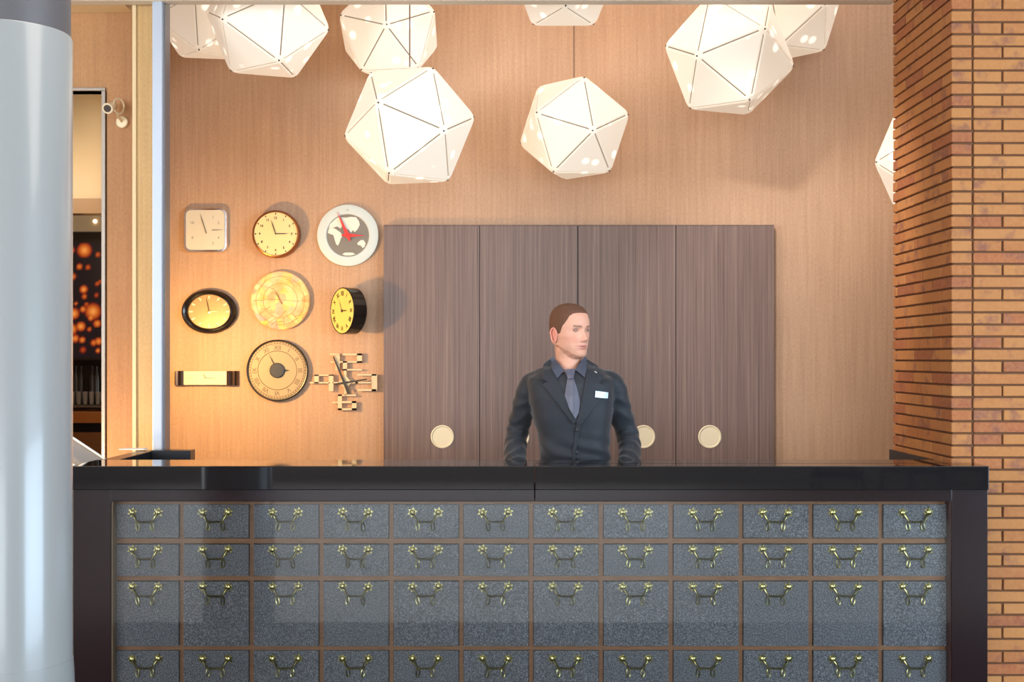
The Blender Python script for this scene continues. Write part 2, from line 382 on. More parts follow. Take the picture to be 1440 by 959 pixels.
for r_, (ya, yb) in enumerate(rows[:4]):
    for c_ in range(12):
        xa, xb = dx(xs[c_]+3.6), dx(xs[c_+1]-3.4); za, zb_ = dz(ya), dz(yb)
        cxd, czd = (xa+xb)/2, (za+zb_)/2
        if r_ not in dcache:
            t_ = MB().box((-(xb-xa)/2,-.012,-(za-zb_)/2), ((xb-xa)/2,.012,(za-zb_)/2), .0015).build('drawer', M['drawer'], loc=(0,0,0)); dcache[r_] = t_.data; bpy.data.objects.remove(t_)
        d = bpy.data.objects.new('drawer', dcache[r_]); col.objects.link(d); d.parent = ct
        d.location = Vector((cxd, DD, czd))-ct.location
        h = bpy.data.objects.new('handle', hm); col.objects.link(h); h.parent = d; zl = dz(hy[r_])-czd; h.location = (-.003,-.012,zl)
        h.rotation_euler = (0, R(random.uniform(-1.5, 1.5)), 0)
        for s in (-1, 1):
            g_ = bpy.data.objects.new('drop_ring', rm); col.objects.link(g_); g_.parent = d; g_.location = (-.003+s*.030,-.012,zl-.058)
            g_.rotation_euler = (0, R(random.uniform(-12, 12)), R(random.uniform(-25, 25)))
gp = MB().box((fx(156),DFm+.006,.082), (fx(1338),DFm+.012,fz(705.5)), 0).build('glass_pane', M['glass'], ct); gp['label'] = 'clear glass pane over the drawers'
# inner desk, wings and end return
o = MB().box((-1.66,5.472,.95), (1.79,5.58,.978)).build('worktop', M['wing'], loc=(0,5.5,.98)); tag(o, 'narrow black worktop behind the raised counter top, below the hands', 'worktop')
part_box('back_panel', (-1.66,5.44,0), (1.79,5.46,zlo), M['frame'], 0)
ew = thing('counter_end_wing', 'low black return panel joining the counter left end to the back', 'panel', (-1.72, 6.0, 0))
MB().box((-1.757,5.47,0), (-1.685,6.06,ztop), .002).build('side_panel', M['wing'], ew)
o = MB().box((1.797,5.50,0), (1.811,6.10,ztop), .002).build('counter_edge_board', M['wing'], loc=(1.8,5.7,0)); tag(o, 'narrow black board lying along the brick pier behind the counter', 'panel')
MB().box((-1.684,5.97,0), (cx_(270,6.0),6.06,ztop+.004), .002).build('end_return', M['wing'], ew)
wt = MB().box((-1.72,5.99,ztop+.005), (-1.84,6.05,ztop+.011)).build('pale_strip', M['white'], ew)

# ------------------------------------------------------------------ wardrobe
DW = YB-.06; SW = F/DW
wx = lambda px: (px-720)/F*DW
wz = lambda py: CAM_Z-(py-505)/F*DW
wd = thing('wardrobe', 'wide grey-brown striped veneer wardrobe with four doors on the back wall', 'wardrobe', (wx(814), DW, 0))
MB().box((wx(539.5),DW+.02,0), (wx(1088.5),YB-.001,wz(317)), 0).build('carcass', M['dark_brown'], wd)
MB().box((wx(539.5),DW+.0,wz(317.6)), (wx(1088.5),DW+.03,wz(316)), .001).build('top_edge', M['veneer'], wd)
seams = [539.5, 674.5, 812.5, 950.5, 1088.5]; hx = [622, 728, 905, 998]
for i in range(4):
    x0, x1 = wx(seams[i])+(.0 if i == 0 else .002), wx(seams[i+1])-(.0 if i == 3 else .002)
    if i == 1: x1 -= .002
    if i == 2: x0 += .002
    d = MB().box((x0,DW-.002,.05), (x1,DW+.02,wz(317.8)), .001).build('door', M['veneer'], wd)
    c = (wx(hx[i]), DW-.002, wz(614)); r = 16.3/SW
    sub(MB().lathe([(r,.0),(r,.004),(r-.005,.006),(r-.009,.004),(r-.011,.0015),(.001,.001)], c, 'y', 40), 'finger_pull', M['cup'], d, wd, smooth=True)

# ------------------------------------------------------------------ pendant lamps
ph = (1+5**.5)/2; IV = []
for a in (-1, 1):
    for b in (-ph, ph): IV += [(0,a,b),(a,b,0),(b,0,a)]
IV = [Vector(v).normalized() for v in IV]
IF_ = []
for i in range(12):
    for j in range(i+1, 12):
        for k in range(j+1, 12):
            if all(abs((IV[p]-IV[q]).length-1.0515) < .01 for p, q in ((i,j),(j,k),(i,k))): IF_.append((i,j,k))
def pendant(D, w_, cx, cy, rp, label):
    c = PX(cx, cy, D); Rr = rp/F*D; ang = Vector(w_).length; rot = Matrix.Rotation(ang, 3, Vector(w_).normalized())
    t = thing('pendant_lamp', label, 'pendant lamp', c, (0,0,0), 'white faceted pendant lamps')
    V = [rot@v*Rr for v in IV]
    core = MB(); core.add([v*.955 for v in V], IF_); core.build('inner_shell', M['lamp_core'], t, local=True)
    for f in IF_:
        A = [V[i] for i in f]; ce = sum(A, Vector())/3; nrm = ce.normalized()
        pts = []
        for q_ in range(3):           # triangle inset and rounded at its corners
            p = A[q_]; a = A[(q_+2)%3]; b = A[(q_+1)%3]
            p2 = ce+(p-ce)*.960; ea = (a-p).normalized(); eb = (b-p).normalized(); L = Rr*.06
            pa = p2+ea*L; pb = p2+eb*L
            for k in range(4):
                s_ = k/3; pts.append((1-s_)**2*pa+2*s_*(1-s_)*(p2+(ce-p).normalized()*L*.35)+s_**2*pb)
        inn = [p*.985 for p in pts]; mid = [ce+(p-ce)*.93+nrm*.004 for p in pts]
        n = len(pts); mb = MB(); mb.add(list(inn)+list(pts)+mid, [(i,(i+1)%n,n+(i+1)%n,n+i) for i in range(n)]+[(n+i,n+(i+1)%n,2*n+(i+1)%n,2*n+i) for i in range(n)]+[tuple(range(2*n,3*n)), tuple(range(n))[::-1]])
        mb.build('panel', M['lamp'], t, local=True)
    for v in V:
        d = v.normalized(); mb = MB(); a = d.orthogonal().normalized(); b = d.cross(a)
        mb.loft([[v*k_+(a*math.cos(u)+b*math.sin(u))*r_ for u in [j*math.pi/4 for j in range(8)]] for k_, r_ in ((.93,Rr*.075),(.958,Rr*.066),(.966,Rr*.045))]); mb.build('corner_joint', M['lamp'], t, local=True)
        side = (V[(V.index(v)+1)%12]-v); side = (side-d*side.dot(d)).normalized(); p = v*.966+side*.004
        MB().loft([[p+d*k_+(a*math.cos(u)+b*math.sin(u))*.0042 for u in [j*math.pi/3 for j in range(6)]] for k_ in (0,.006)]).build('screw', M['screw'], t, local=True)
    MB().tube([(0,0,Rr*.90),(0,0,4.30-c.z)], .0035, 6).build('cable', M['cable'], t, local=True)
    return t
pendant(6.55, (-0.4814,-2.3373,1.6294), 576.2, 178.4, 93.9, 'large white faceted pendant lamp hanging lowest, above the row of clocks')
pendant(7.00, (-0.0454,1.0022,-1.2817), 807.2, 181.5, 80.5, 'smaller white faceted pendant lamp hanging alone above the wardrobe')
pendant(6.60, (0.1223,-1.0143,-1.2004), 1025.3, 78.7, 92.5, 'large white faceted pendant lamp upper right, in front of another')
pendant(6.60, (-0.4121,-6.6101,-0.8902), 376.1, 28.5, 89.8, 'large white faceted pendant lamp above the yellow round clock, cut off at top')
pendant(6.98, (-2.9747,-1.0016,-1.4487), 288.5, 19.0, 73.5, 'white faceted pendant lamp furthest left, behind its neighbour')
pendant(7.06, (2.04,-1.9944,0.4801), 547.5, 44.0, 77.0, 'white faceted pendant lamp behind and above the lowest-hanging one')
pendant(6.50, (-3.1211,-1.1057,-1.4892), 792.9, -36.5, 82.6, 'white faceted pendant lamp showing only its bottom edge at top centre')
pendant(7.04, (-1.1604,-2.3794,-1.2521), 1109.0, 15.0, 76.0, 'white faceted pendant lamp partly behind the large upper right one')
pendant(6.90, (0.3344,1.8117,2.2299), 1304.0, 224.0, 80.4, 'white faceted pendant lamp half hidden behind the brick pier')

# ------------------------------------------------------------------ clocks
SB = F/YB
def kx(px): return (px-720)/SB
def kz(py): return CAM_Z-(py-505)/SB
u = 1/SB     # one photo pixel on the wall, in metres
def clock(name, px, py, label, yaw=0, dist=0):
    k = F/(YB-dist)
    return thing(name, label, 'clock', ((px-720)/k, YB-dist, CAM_Z-(py-505)/k), (0, 0, yaw), 'clocks on the wallpapered wall')
def hand(t, name, ang, ln, wd_, y, m, tail=.2, th=.002):   # ang: clock angle in degrees, clockwise from 12
    a = R(90-ang); d = (math.cos(a), math.sin(a)); n = (-d[1], d[0])
    P = [(-d[0]*ln*tail+n[0]*wd_*.5, -d[1]*ln*tail+n[1]*wd_*.5), (-d[0]*ln*tail-n[0]*wd_*.5, -d[1]*ln*tail-n[1]*wd_*.5),
         (d[0]*ln*.6-n[0]*wd_*.5, d[1]*ln*.6-n[1]*wd_*.5), (d[0]*ln, d[1]*ln), (d[0]*ln*.6+n[0]*wd_*.5, d[1]*ln*.6+n[1]*wd_*.5)]
    return MB().prism(P, y-th, y).build(name, m, t, local=True)
ink = mat('clock_ink', srgb(50, 42, 34), .5); inkgrey = mat('grey_ink', srgb(128, 118, 102), .5)
def numerals(t, strs, rad, size, y, m, radial=False, sx=1, ex=1, bold=0):
    for k, s_ in enumerate(strs):
        if not s_: continue
        a = 2*math.pi*(k+1)/12; mb = MB()
        text_mb(mb, s_, rad*math.sin(a)*ex, rad*math.cos(a), y, size, -a if radial else 0, sx, bold=bold)
        mb.build('numeral', m, t, local=True)
def marks(t, n, r0, r1, w0, y, m, ex=1, name='hour_mark', skip=None, join=False):
    J = MB()
    for k in range(n):
        if skip and k % skip == 0: continue
        a = 2*math.pi*k/n; s_, c_ = math.sin(a), math.cos(a); nx, nz_ = c_, -s_
        P = [(s_*r0*ex-nx*w0/2, c_*r0-nz_*w0/2), (s_*r0*ex+nx*w0/2, c_*r0+nz_*w0/2), (s_*r1*ex+nx*w0/2, c_*r1+nz_*w0/2), (s_*r1*ex-nx*w0/2, c_*r1-nz_*w0/2)]
        if join: J.prism(P, y-.001, y)
        else: MB().prism(P, y-.001, y).build(name, m, t, local=True)
    if join: J.build(name, m, t, local=True)
def rrect(w_, h_, r_, n=6):
    P = []
    for cx, cz, a0 in ((w_-r_,h_-r_,0),(-w_+r_,h_-r_,90),(-w_+r_,-h_+r_,180),(w_-r_,-h_+r_,270)):
        for k in range(n+1): a = R(a0+90*k/n); P.append((cx+r_*math.cos(a), cz+r_*math.sin(a)))
    return P
# 1 square chrome
t = clock('wall_clock', 291, 324.5, 'square wall clock with rounded corners, chrome case and pale silver dial')
A, B = rrect(31*u, 31.5*u, 10*u), rrect(27*u, 28*u, 7*u)
MB().loft([[(x,-.002,z) for x, z in A], [(x,-.030,z) for x, z in A], [(x*.96,-.040,z*.96) for x, z in A], [(x,-.040,z) for x, z in B], [(x,-.034,z) for x, z in B]]).build('case', M['chrome'], t, local=True)
MB().prism(B, -.0355, -.034).build('dial', mat('silver_dial', srgb(222, 212, 188), .35, .15), t, local=True)
numerals(t, ['1','2','','4','5','','','8','','10','',''], 21*u, .022, -.0362, inkgrey)
hand(t, 'minute_hand', 342, 24*u, .006, -.038, inkgrey); hand(t, 'hour_hand', 89, 26*u, .005, -.037, inkgrey, -.35)
# 2 cream round
t = clock('wall_clock', 388.6, 329.3, 'round copper-rimmed wall clock with cream dial and black numbers', 0, .045)
MB().lathe([(29.5*u,-.044),(33*u,-.040),(33*u,.018),(32*u,.026),(30.3*u,.028),(30*u,.020)], (0,0,0), 'y', 56).build('case', mat('copper_rim', srgb(150, 92, 50), .3, .8), t, local=True, smooth=True)
MB().lathe([(30*u,.019),(30*u,.0205),(.001,.021)], (0,0,0), 'y', 56).build('dial', mat('cream_dial', srgb(234, 208, 146), .5), t, local=True)
numerals(t, [str(i) for i in range(1, 13)], 22.3*u, .019, -.022, ink, bold=.0006)
marks(t, 12, 27*u, 29*u, .006, -.021, ink)
hand(t, 'minute_hand', 342, 21*u, .005, -.025, ink, .05); hand(t, 'hour_hand', 89, 19*u, .005, -.0235, ink, .05)
# 3 white world clock
t = clock('wall_clock', 489.7, 331.5, 'white-rimmed round wall clock with grey world map dial and red hands')
MB().lathe([(43*u,.002),(43.5*u,.012),(43*u,.022),(40*u,.026),(30.5*u,.024),(29.5*u,.018)], (0,0,0), 'y', 72).build('rim', mat('white_rim', srgb(206, 214, 210), .4), t, local=True, smooth=True)
MB().lathe([(29.6*u,.017),(29.6*u,.0182),(.001,.0184)], (0,0,0), 'y', 56).build('dial', mat('grey_sea', srgb(124, 116, 104), .4), t, local=True)
land = mat('land_white', srgb(226, 226, 212), .5)
for P in ([(205,460),(215,410),(250,385),(290,395),(330,420),(375,450),(405,500),(380,540),(365,590),(340,635),(315,610),(300,560),(280,490),(240,475)],
          [(218,400),(232,345),(280,295),(330,255),(362,245),(400,290),(410,350),(380,400),(330,370),(290,385)],
          [(385,245),(450,252),(520,240),(590,245),(630,300),(640,350),(610,410),(570,450),(545,420),(520,460),(490,420),(450,400),(420,330)],
          [(605,600),(650,560),(690,555),(720,600),(705,650),(680,665),(650,630),(615,625)], [(400,750),(440,728),(540,728),(580,750),(520,768),(440,768)]):
    MB().prism([((x/9.59-49.7)*u*.985, -(z/9.59-51.5)*u*.985) for x, z in P][::-1], -.0205, -.0184).build('continent', land, t, local=True)
mb = MB(); text_mb(mb, '12', 0, 35.5*u, -.0262, .018); mb.build('numeral', inkgrey, t, local=True)
redm = mat('red_hand', srgb(224, 44, 30), .4)
for nm, ang, ln in (('minute_hand', 336, 36*u), ('hour_hand', 91, 25*u)):
    a = R(90-ang); d = (math.cos(a), math.sin(a)); n_ = (-d[1], d[0])
    MB().prism([(-d[0]*.035-n_[0]*.004,-d[1]*.035-n_[1]*.004), (-n_[0]*.013,-n_[1]*.013), (d[0]*ln*.35-n_[0]*.007,d[1]*ln*.35-n_[1]*.007), (d[0]*ln,d[1]*ln), (d[0]*ln*.35+n_[0]*.007,d[1]*ln*.35+n_[1]*.007), (n_[0]*.013,n_[1]*.013), (-d[0]*.035+n_[0]*.004,-d[1]*.035+n_[1]*.004)], -.032 if nm[0]=='m' else -.029, -.027).build(nm, redm, t, local=True)
MB().lathe([(.012,.020),(.012,.034),(.001,.036)], (0,0,0), 'y', 16).build('hub', redm, t, local=True)
# 4 oval
t = clock('wall_clock', 296, 438.5, 'oval black-framed wall clock with tan dial and pale hour bars')
MB().lathe([(31*u,.002),(31*u,.035),(29*u,.046),(26.5*u,.040),(26*u,.036),(24*u,.044),(23.4*u,.030)], (0,0,0), 'y', 64, 38.5/31, 1).build('frame', mat('black_frame', srgb(32, 27, 24), .18), t, local=True, smooth=True)
MB().lathe([(23.6*u,.029),(23.6*u,.0305),(.001,.031)], (0.002,0,0), 'y', 56, 30/23.6, 1).build('dial', mat('tan_dial', srgb(176, 140, 98), .35, .2), t, local=True)
marks(t, 12, 18*u, 22*u, .008, -.0315, mat('pale_bar', srgb(250, 232, 190), .4), 1.28)
hand(t, 'minute_hand', 348, 20*u, .005, -.0335, ink, .05); hand(t, 'hour_hand', 89, 13*u, .006, -.0325, mat('pale_hand', srgb(240, 214, 160), .4), .1)
MB().lathe([(.010,.03),(.010,.036),(.001,.037)], (0,0,0), 'y', 16).build('hub', M['brass'], t, local=True)
# 5 wooden map
t = clock('wall_clock', 395.5, 423, 'round pale wooden wall clock carved with a faint map and panel lines')
m = mat('pale_beech', srgb(236, 200, 140), .5); q = N(m); vn = q.n('ShaderNodeTexVoronoi'); vn.inputs['Scale'].default_value = 22; q.l(q.coord((1,1,1)), vn.inputs['Vector'])
q.color(q.mix(.5, q.ramp(q.noise(q.coord((1,1,1)), 14, 4), [(.35, srgb(206, 164, 104)), (.6, srgb(226, 192, 138))]), vn.outputs['Color'], 'SOFT_LIGHT'))
MB().lathe([(41*u,.003),(41.3*u,.030),(40*u,.034),(38*u,.031),(.001,.031)], (0,0,0), 'y', 72).build('disc', m, t, local=True, smooth=True)
ln_ = mat('carved_line', srgb(186, 140, 78), .6)
for r_ in (24*u, 34*u):
    MB().tube([(r_*math.cos(a), -.0312, r_*math.sin(a)) for a in [2*math.pi*k/60 for k in range(61)]], .0012, 4).build('carved_ring', ln_, t, local=True)
for x0, z0, x1, z1 in ((-38,0,-24,0),(-24,2,24,-1),(24,-1,37,0),(-6,-38,-6,-24),(5,-38,5,-24),(-20,-34,-6,-24),(-30,-20,-14,-8),(-14,-36,8,-14),(8,-20,20,-34),(16,-18,26,-30),(-26,20,-8,16),(-30,14,-20,30),(12,28,20,18),(8,30,18,26),(20,-22,32,-20),(-6,-30,6,-30),(-24,-30,-10,-20),(26,16,33,6)):
    MB().tube([(x0*u,-.0312,z0*u),((x0+x1)/2*u+.003,-.0312,(z0+z1)/2*u+.002),(x1*u,-.0312,z1*u)], .0013, 4).build('carved_line', ln_, t, local=True)
hand(t, 'minute_hand', 332, 17*u, .005, -.036, mat('brown_hand', srgb(140, 100, 56), .5), .35); hand(t, 'hour_hand', 91, 11*u, .006, -.034, mat('pink_hand', srgb(216, 176, 140), .5), .2)
# 6 angled drum
DR = .155; k6 = F/(YB-DR); yaw = R(52); rr6 = 33/k6
t = clock('wall_clock', 481.5, 437, 'thick black drum wall clock turned to the left, yellow Roman dial', 0, DR)
t.rotation_euler = (0, 0, -yaw)
MB().lathe([(.001,-.085),(rr6*.95,-.085),(rr6*1.0,-.078),(rr6*1.0,.0),(rr6*.97,.004),(rr6*.95,.0)], (0,0,0), 'y', 64).build('case', mat('drum_black', srgb(34, 28, 24), .12), t, local=True, smooth=True)
MB().lathe([(rr6*.95,-.001),(rr6*.95,.001),(.001,.0012)], (0,0,0), 'y', 56).build('dial', mat('yellow_dial', srgb(226, 206, 120), .5), t, local=True)
RN = ['I','II','III','IIII','V','VI','VII','VIII','IX','X','XI','XII']
numerals(t, RN, rr6*.74, .034, -.002, ink, True, .8, bold=.0012)
hand(t, 'minute_hand', 335, rr6*.55, .003, -.005, inkgrey, .1); hand(t, 'hour_hand', 90, rr6*.45, .006, -.004, ink, .1)
MB().lathe([(.009,.001),(.009,.006),(.001,.007)], (0,0,0), 'y', 16).build('hub', ink, t, local=True)
c_ = Matrix.Rotation(-yaw, 3, 'Z').inverted()@Vector((.06, DR, 0)); b_ = Vector((0,.08,0))
MB().tube([b_, (b_+c_)/2, c_], .018, 10).build('wall_bracket', M['black'], t, local=True)
# 7 bar clock
t = clock('wall_clock', 292, 531.5, 'narrow horizontal wall clock with white strip dial between dark rolled ends')
MB().box((-31*u,-.045,-9.5*u), (29*u,-.036,9.5*u), .001).build('dial', mat('ivory_dial', srgb(220, 208, 172), .4), t, local=True)
for s in (-1, 1):
    x0 = s*29.5*u if s > 0 else s*31*u
    pr = [(0,-.047),(s*3*u,-.052),(s*5*u,-.045),(s*6.5*u,-.036),(s*8*u,-.045),(s*11*u,-.048),(s*13*u,-.036),(s*14.5*u,-.018),(s*15*u,-.002),(s*1*u,-.002)]
    n = len(pr); mb = MB(); mb.add([(x0+a,b,-10*u) for a, b in pr]+[(x0+a,b,10*u) for a, b in pr], [(i,(i+1)%n,n+(i+1)%n,n+i) for i in range(n)]+[tuple(range(n)), tuple(range(2*n-1,n-1,-1))])
    mb.build('rolled_end', mat('gunmetal', srgb(92, 78, 72), .22, .8), t, local=True)
MB().box((-30*u,-.036,-6*u), (28*u,-.001,6*u)).build('backing', M['black'], t, local=True)
for s_, x in (('9',-26),('10',-21),('2',13),('3',20),('4',24)):
    mb = MB(); text_mb(mb, s_, x*u, 0, -.0456, .016); mb.build('numeral', inkgrey, t, local=True)
hand(t, 'minute_hand', 330, 8*u, .003, -.048, ink, .1); hand(t, 'hour_hand', 90, 14*u, .0035, -.047, inkgrey, .1)
# 8 grey roman
t = clock('wall_clock', 391.2, 520.8, 'large round grey wall clock with thin black rim, Roman ring and dark hub')
MB().lathe([(41*u,.002),(43*u,.004),(43*u,.034),(42*u,.038),(41*u,.037),(40.6*u,.026)], (0,0,0), 'y', 72).build('rim', mat('thin_black_rim', srgb(38, 28, 22), .3), t, local=True, smooth=True)
MB().lathe([(40.8*u,.026),(40.8*u,.027),(.001,.0272)], (0,0,0), 'y', 72).build('dial', mat('grey_dial', srgb(176, 152, 112), .45), t, local=True)
brn = mat('brown_ink', srgb(112, 88, 62), .5)
for r_, th in ((27.2*u, .0016), (37.2*u, .0010), (40*u, .0012)):
    MB().tube([(r_*math.cos(a), -.0272, r_*math.sin(a)) for a in [2*math.pi*k/72 for k in range(73)]], th, 4).build('printed_ring', brn, t, local=True)
marks(t, 60, 37.2*u, 40*u, .004, -.0275, brn, 1, 'minute_track', None, True)
numerals(t, RN, 32*u, .036, -.0279, brn, True, .95, bold=.0004)
hand(t, 'minute_hand', 333, 25.5*u, .005, -.032, ink, 0); hand(t, 'hour_hand', 90, 18.5*u, .013, -.030, ink, 0)
MB().lathe([(10.6*u,.027),(10.6*u,.036),(9.5*u,.038),(.001,.0385)], (0,0,0), 'y', 40).build('hub', mat('navy_hub', srgb(40, 42, 54), .5), t, local=True)
# 9 digit clock
OX, OY, SCL = 435, 490, 10.09; c9 = (52.5, 47)
t = clock('wall_clock', OX+c9[0], OY+c9[1], 'skeleton wall clock made of cut-out ivory digits with black hands')
def r9(x0, y0, x1, y1): return ((x0/SCL-c9[0])*u, -(y0/SCL-c9[1])*u, (x1/SCL-c9[0])*u, -(y1/SCL-c9[1])*u)
ivory = mat('ivory_plastic', srgb(214, 192, 152), .4)
for L in ([(300,72,440,95),(378,90,442,308),(310,182,400,202)], [(480,72,755,98),(685,72,755,202),(445,180,755,202),(485,180,545,312),(485,290,755,312)],
          [(80,370,145,492),(80,368,352,388),(285,370,352,602),(15,474,300,495)], [(690,363,960,386),(892,363,970,602),(660,474,900,494),(690,576,960,602)],
          [(415,650,670,673),(415,650,472,872),(472,745,675,773),(612,745,678,872),(415,846,678,872),(335,754,415,775)]):
    mb = MB()
    for b_ in L: a0, b0, a1, b1 = r9(*b_); mb.box((a0,-.030,b1), (a1,-.022,b0), .0)
    mb.build('digit', ivory, t, local=True)
mb = MB(); d9 = [((x/SCL-c9[0])*u, -(y/SCL-c9[1])*u) for x, y in ((425,480),(520,378),(612,480),(520,575))]; mb.prism(d9, -.032, -.002)
for b_ in ((500,300,536,400),(500,560,536,660),(340,474,440,494),(600,474,700,494)): a0, b0, a1, b1 = r9(*b_); mb.box((a0,-.030,b1), (a1,-.020,b0))
mb.build('hub_plate', ivory, t, local=True)
def seg9(nm, x0, y0, x1, y1, w0, w1, y):
    a = Vector(((x0/SCL-c9[0])*u, -(y0/SCL-c9[1])*u)); b = Vector(((x1/SCL-c9[0])*u, -(y1/SCL-c9[1])*u)); n_ = (b-a).normalized(); n_ = Vector((-n_.y, n_.x))
    MB().prism([tuple(a+n_*w0), tuple(a-n_*w0), tuple(b-n_*w1), tuple(b+n_*w1)], y-.002, y).build(nm, ink, t, local=True)
seg9('minute_hand', 575, 640, 355, 115, .009, .0035, -.040); seg9('hour_hand', 385, 505, 830, 435, .006, .004, -.036)

# ------------------------------------------------------------------ wall spotlight on the left
t = thing('wall_spotlight', 'small cream spotlight with hoop arm on the wall beside the opening', 'spotlight', (xl(172.4), DL, zt(172.3)))
k6 = DL/F
crm = mat('cream_metal', srgb(226, 206, 170), .25, .4)
MB().lathe([(8.6*k6,.001),(8.6*k6,.012),(7.5*k6,.016),(.001,.017)], tuple(t.location), 'y', 28).build('base', crm, t, smooth=True)
hp = [(xl(173.3)+5.6*k6*math.cos(a), DL-.075+.02*math.cos(a), zt(153.5)+10.5*k6*math.sin(a)) for a in [2*math.pi*k/24 for k in range(25)]]
MB().tube(hp, .0045, 8).build('hoop', crm, t, smooth=True)
MB().tube([(xl(172.4),DL-.012,zt(172)),(xl(171.5),DL-.05,zt(168)),(xl(171),DL-.08,zt(163))], .006, 8).build('arm', crm, t)
h0 = Vector((xl(163.5), DL-.06, zt(152))); h1 = Vector((xl(162.3), DL-.125, zt(159.5)))
MB().tube([h0+(h0-h1)*.3, h0, h0+(h1-h0)*.5, h1], [.012,.024,.026,.026], 20).build('lamp_head', crm, t, smooth=True)
MB().tube([h1, h1+(h1-h0).normalized()*.003], .018, 16).build('lens', M['dark_brown'], t)

# ------------------------------------------------------------------ bar seen through the opening
def at(px, D): return (px-720)/F*D
def az(py, D): return CAM_Z-(py-505)/F*D
struct(bx((-4.6,7.0,az(300,7.0)), (-2.035,7.1,4.2)).build('wall_bar_bulkhead', M['cream']))
struct(bx((-4.6,6.985,az(300,6.985)), (-2.035,6.999,az(279,6.985))).build('trim_bulkhead', mat('tan_trim', srgb(170, 130, 84), .5)))
struct(bx((-4.6,8.5,az(325,8.5)), (-2.035,8.56,az(303,8.5))).build('trim_bar_soffit', mat('beige_soffit', srgb(190, 160, 116), .5, emit=(1,.75,.45), es=.08)))  # faint warm glow put into the trim, which is no lamp
struct(bx((-4.6,8.6,0), (-1.9,8.7,4.3)).build('wall_bar_back', M['dark_brown']))
lt = MB().lathe([(.012,0),(.012,.01),(.001,.012)], (at(127,8.4),8.5,az(309,8.4)), 'y', 12).build('downlight', mat('downlight_glow', (1,.9,.7), .5, emit=(1,.85,.6), es=4)); tag(lt, 'tiny glowing downlight in the beige band above the lantern picture', 'light')
D8 = 8.45
mb = MB(); NX, NZ = 44, 66; X0, X1, Z0, Z1 = at(60, D8), at(150, D8), az(503, D8), az(341, D8)
vs = [(X0+(X1-X0)*i/NX, D8-.004, Z0+(Z1-Z0)*j/NZ) for j in range(NZ+1) for i in range(NX+1)]
blobs = [(119,352,9,1),(101,352,4,.8),(138,358,3.5,.6),(112,375,4,.8),(124,376,3.5,.6),(103,389,4,.8),(98,408,3,.6),(118,407,5,1),(119,417,3.5,.7),(137,399,3,.6),(141,396,2.5,.6),(136,415,3,.5),(131,438,10,1),(104,441,7,1),(117,435,4,.9),(114,459,6,1),(101,463,7,1),(137,455,5,.9),(126,463,3,.7),(106,476,5,.9),(116,478,4,.9),(132,482,4,.8),(139,480,5,.9),(96,482,5,.9),(117,492,4,.5),(138,493,3,.9),(80,400,7,.9),(75,450,9,1),(84,470,6,.9),(70,370,6,.8),(88,425,5,.9),(122,428,3,.6),(107,427,2.5,.7),(128,447,4,.9)]
ps = MB(); ps.add(vs, [(j*(NX+1)+i, j*(NX+1)+i+1, (j+1)*(NX+1)+i+1, (j+1)*(NX+1)+i) for j in range(NZ) for i in range(NX)])
m = mat('backlit_print', (.02,.01,.01), .3); q = N(m); at_ = q.n('ShaderNodeVertexColor'); at_.layer_name = 'print'; q.l(at_.outputs[0], q.b.inputs['Emission Color']); q.b.inputs['Emission Strength'].default_value = 1.0
pt = thing('lantern_picture', 'backlit picture of glowing orange lanterns on black, behind the bar', 'picture', (at(120,D8), D8, Z0))
po = ps.build('print', m, pt)
ca = po.data.color_attributes.new('print', 'FLOAT_COLOR', 'POINT')
for i, v in enumerate(po.data.vertices):
    x = v.co.x+pt.location.x; z = v.co.z+pt.location.z; px = 720+x*F/D8; py = 505-(z-CAM_Z)*F/D8
    c = [.006, .004, .005]
    for bx_, by_, r_, s_ in blobs:
        d = math.hypot(px-bx_, py-by_)/r_
        if d < 1.25:
            k = max(0, 1-d/1.25)**.7*s_; c[0] = max(c[0], .75*k); c[1] = max(c[1], .28*k*k); c[2] = max(c[2], .06*k**3)
    ca.data[i].color = (*c, 1)
MB().box((X0-.02,D8-.003,Z0-.008), (X1+.02,D8+.03,Z1+.02)).build('frame', M['dark_brown'], pt)
bc = thing('back_bar', 'dark back bar with orange wooden counter seen through the opening', 'bar', (at(120,8.2), 8.2, 0))
MB().box((at(40,8.1),8.1,0), (-2.04,8.55,az(640,8.1))).build('cabinet', M['dark_brown'], bc)
MB().box((at(40,8.08),8.08,az(640,8.08)), (-2.04,8.55,az(608,8.08))).build('lower_panel', M['brown_wood'], bc)
MB().box((at(40,8.1),8.12,az(608,8.1)), (-2.04,8.55,az(595,8.1))).build('gap_shadow_panel', M['black'], bc)
MB().box((at(40,8.05),8.05,az(595,8.05)), (-2.04,8.55,az(580,8.05)), .004).build('bar_top', mat('orange_bar_top', srgb(196, 118, 54), .35), bc)
MB().box((at(40,8.25),8.25,az(573,8.25)), (-2.04,8.45,az(570,8.25))).build('glass_shelf', M['steel'], bc)
MB().box((at(40,8.25),8.25,az(506,8.25)), (-2.04,8.40,az(504,8.25))).build('upper_shelf', M['dark_brown'], bc)
gm = mat('tumbler_glass', srgb(150, 144, 134), .08, spec=.8); gm2 = mat('bottle_glass', srgb(70, 64, 56), .08, spec=.8)
for i, px in enumerate((102,111,120,129,138,145)):
    D = 8.32; c = (at(px, D), D, az(570, 8.25)+.002); h = .085
    o = MB().lathe([(.010,0),(.014,.002),(.018,h*.9),(.018,h),(.015,h),(.012,.008)], (0,0,0), 'z', 14).build('drinking_glass', gm, smooth=True); o.location = c
    tag(o, ('leftmost','second','third','fourth','fifth','rightmost')[i]+' small drinking glass in the row on the back bar shelf', 'glass', 'drinking glasses on the back bar shelf')
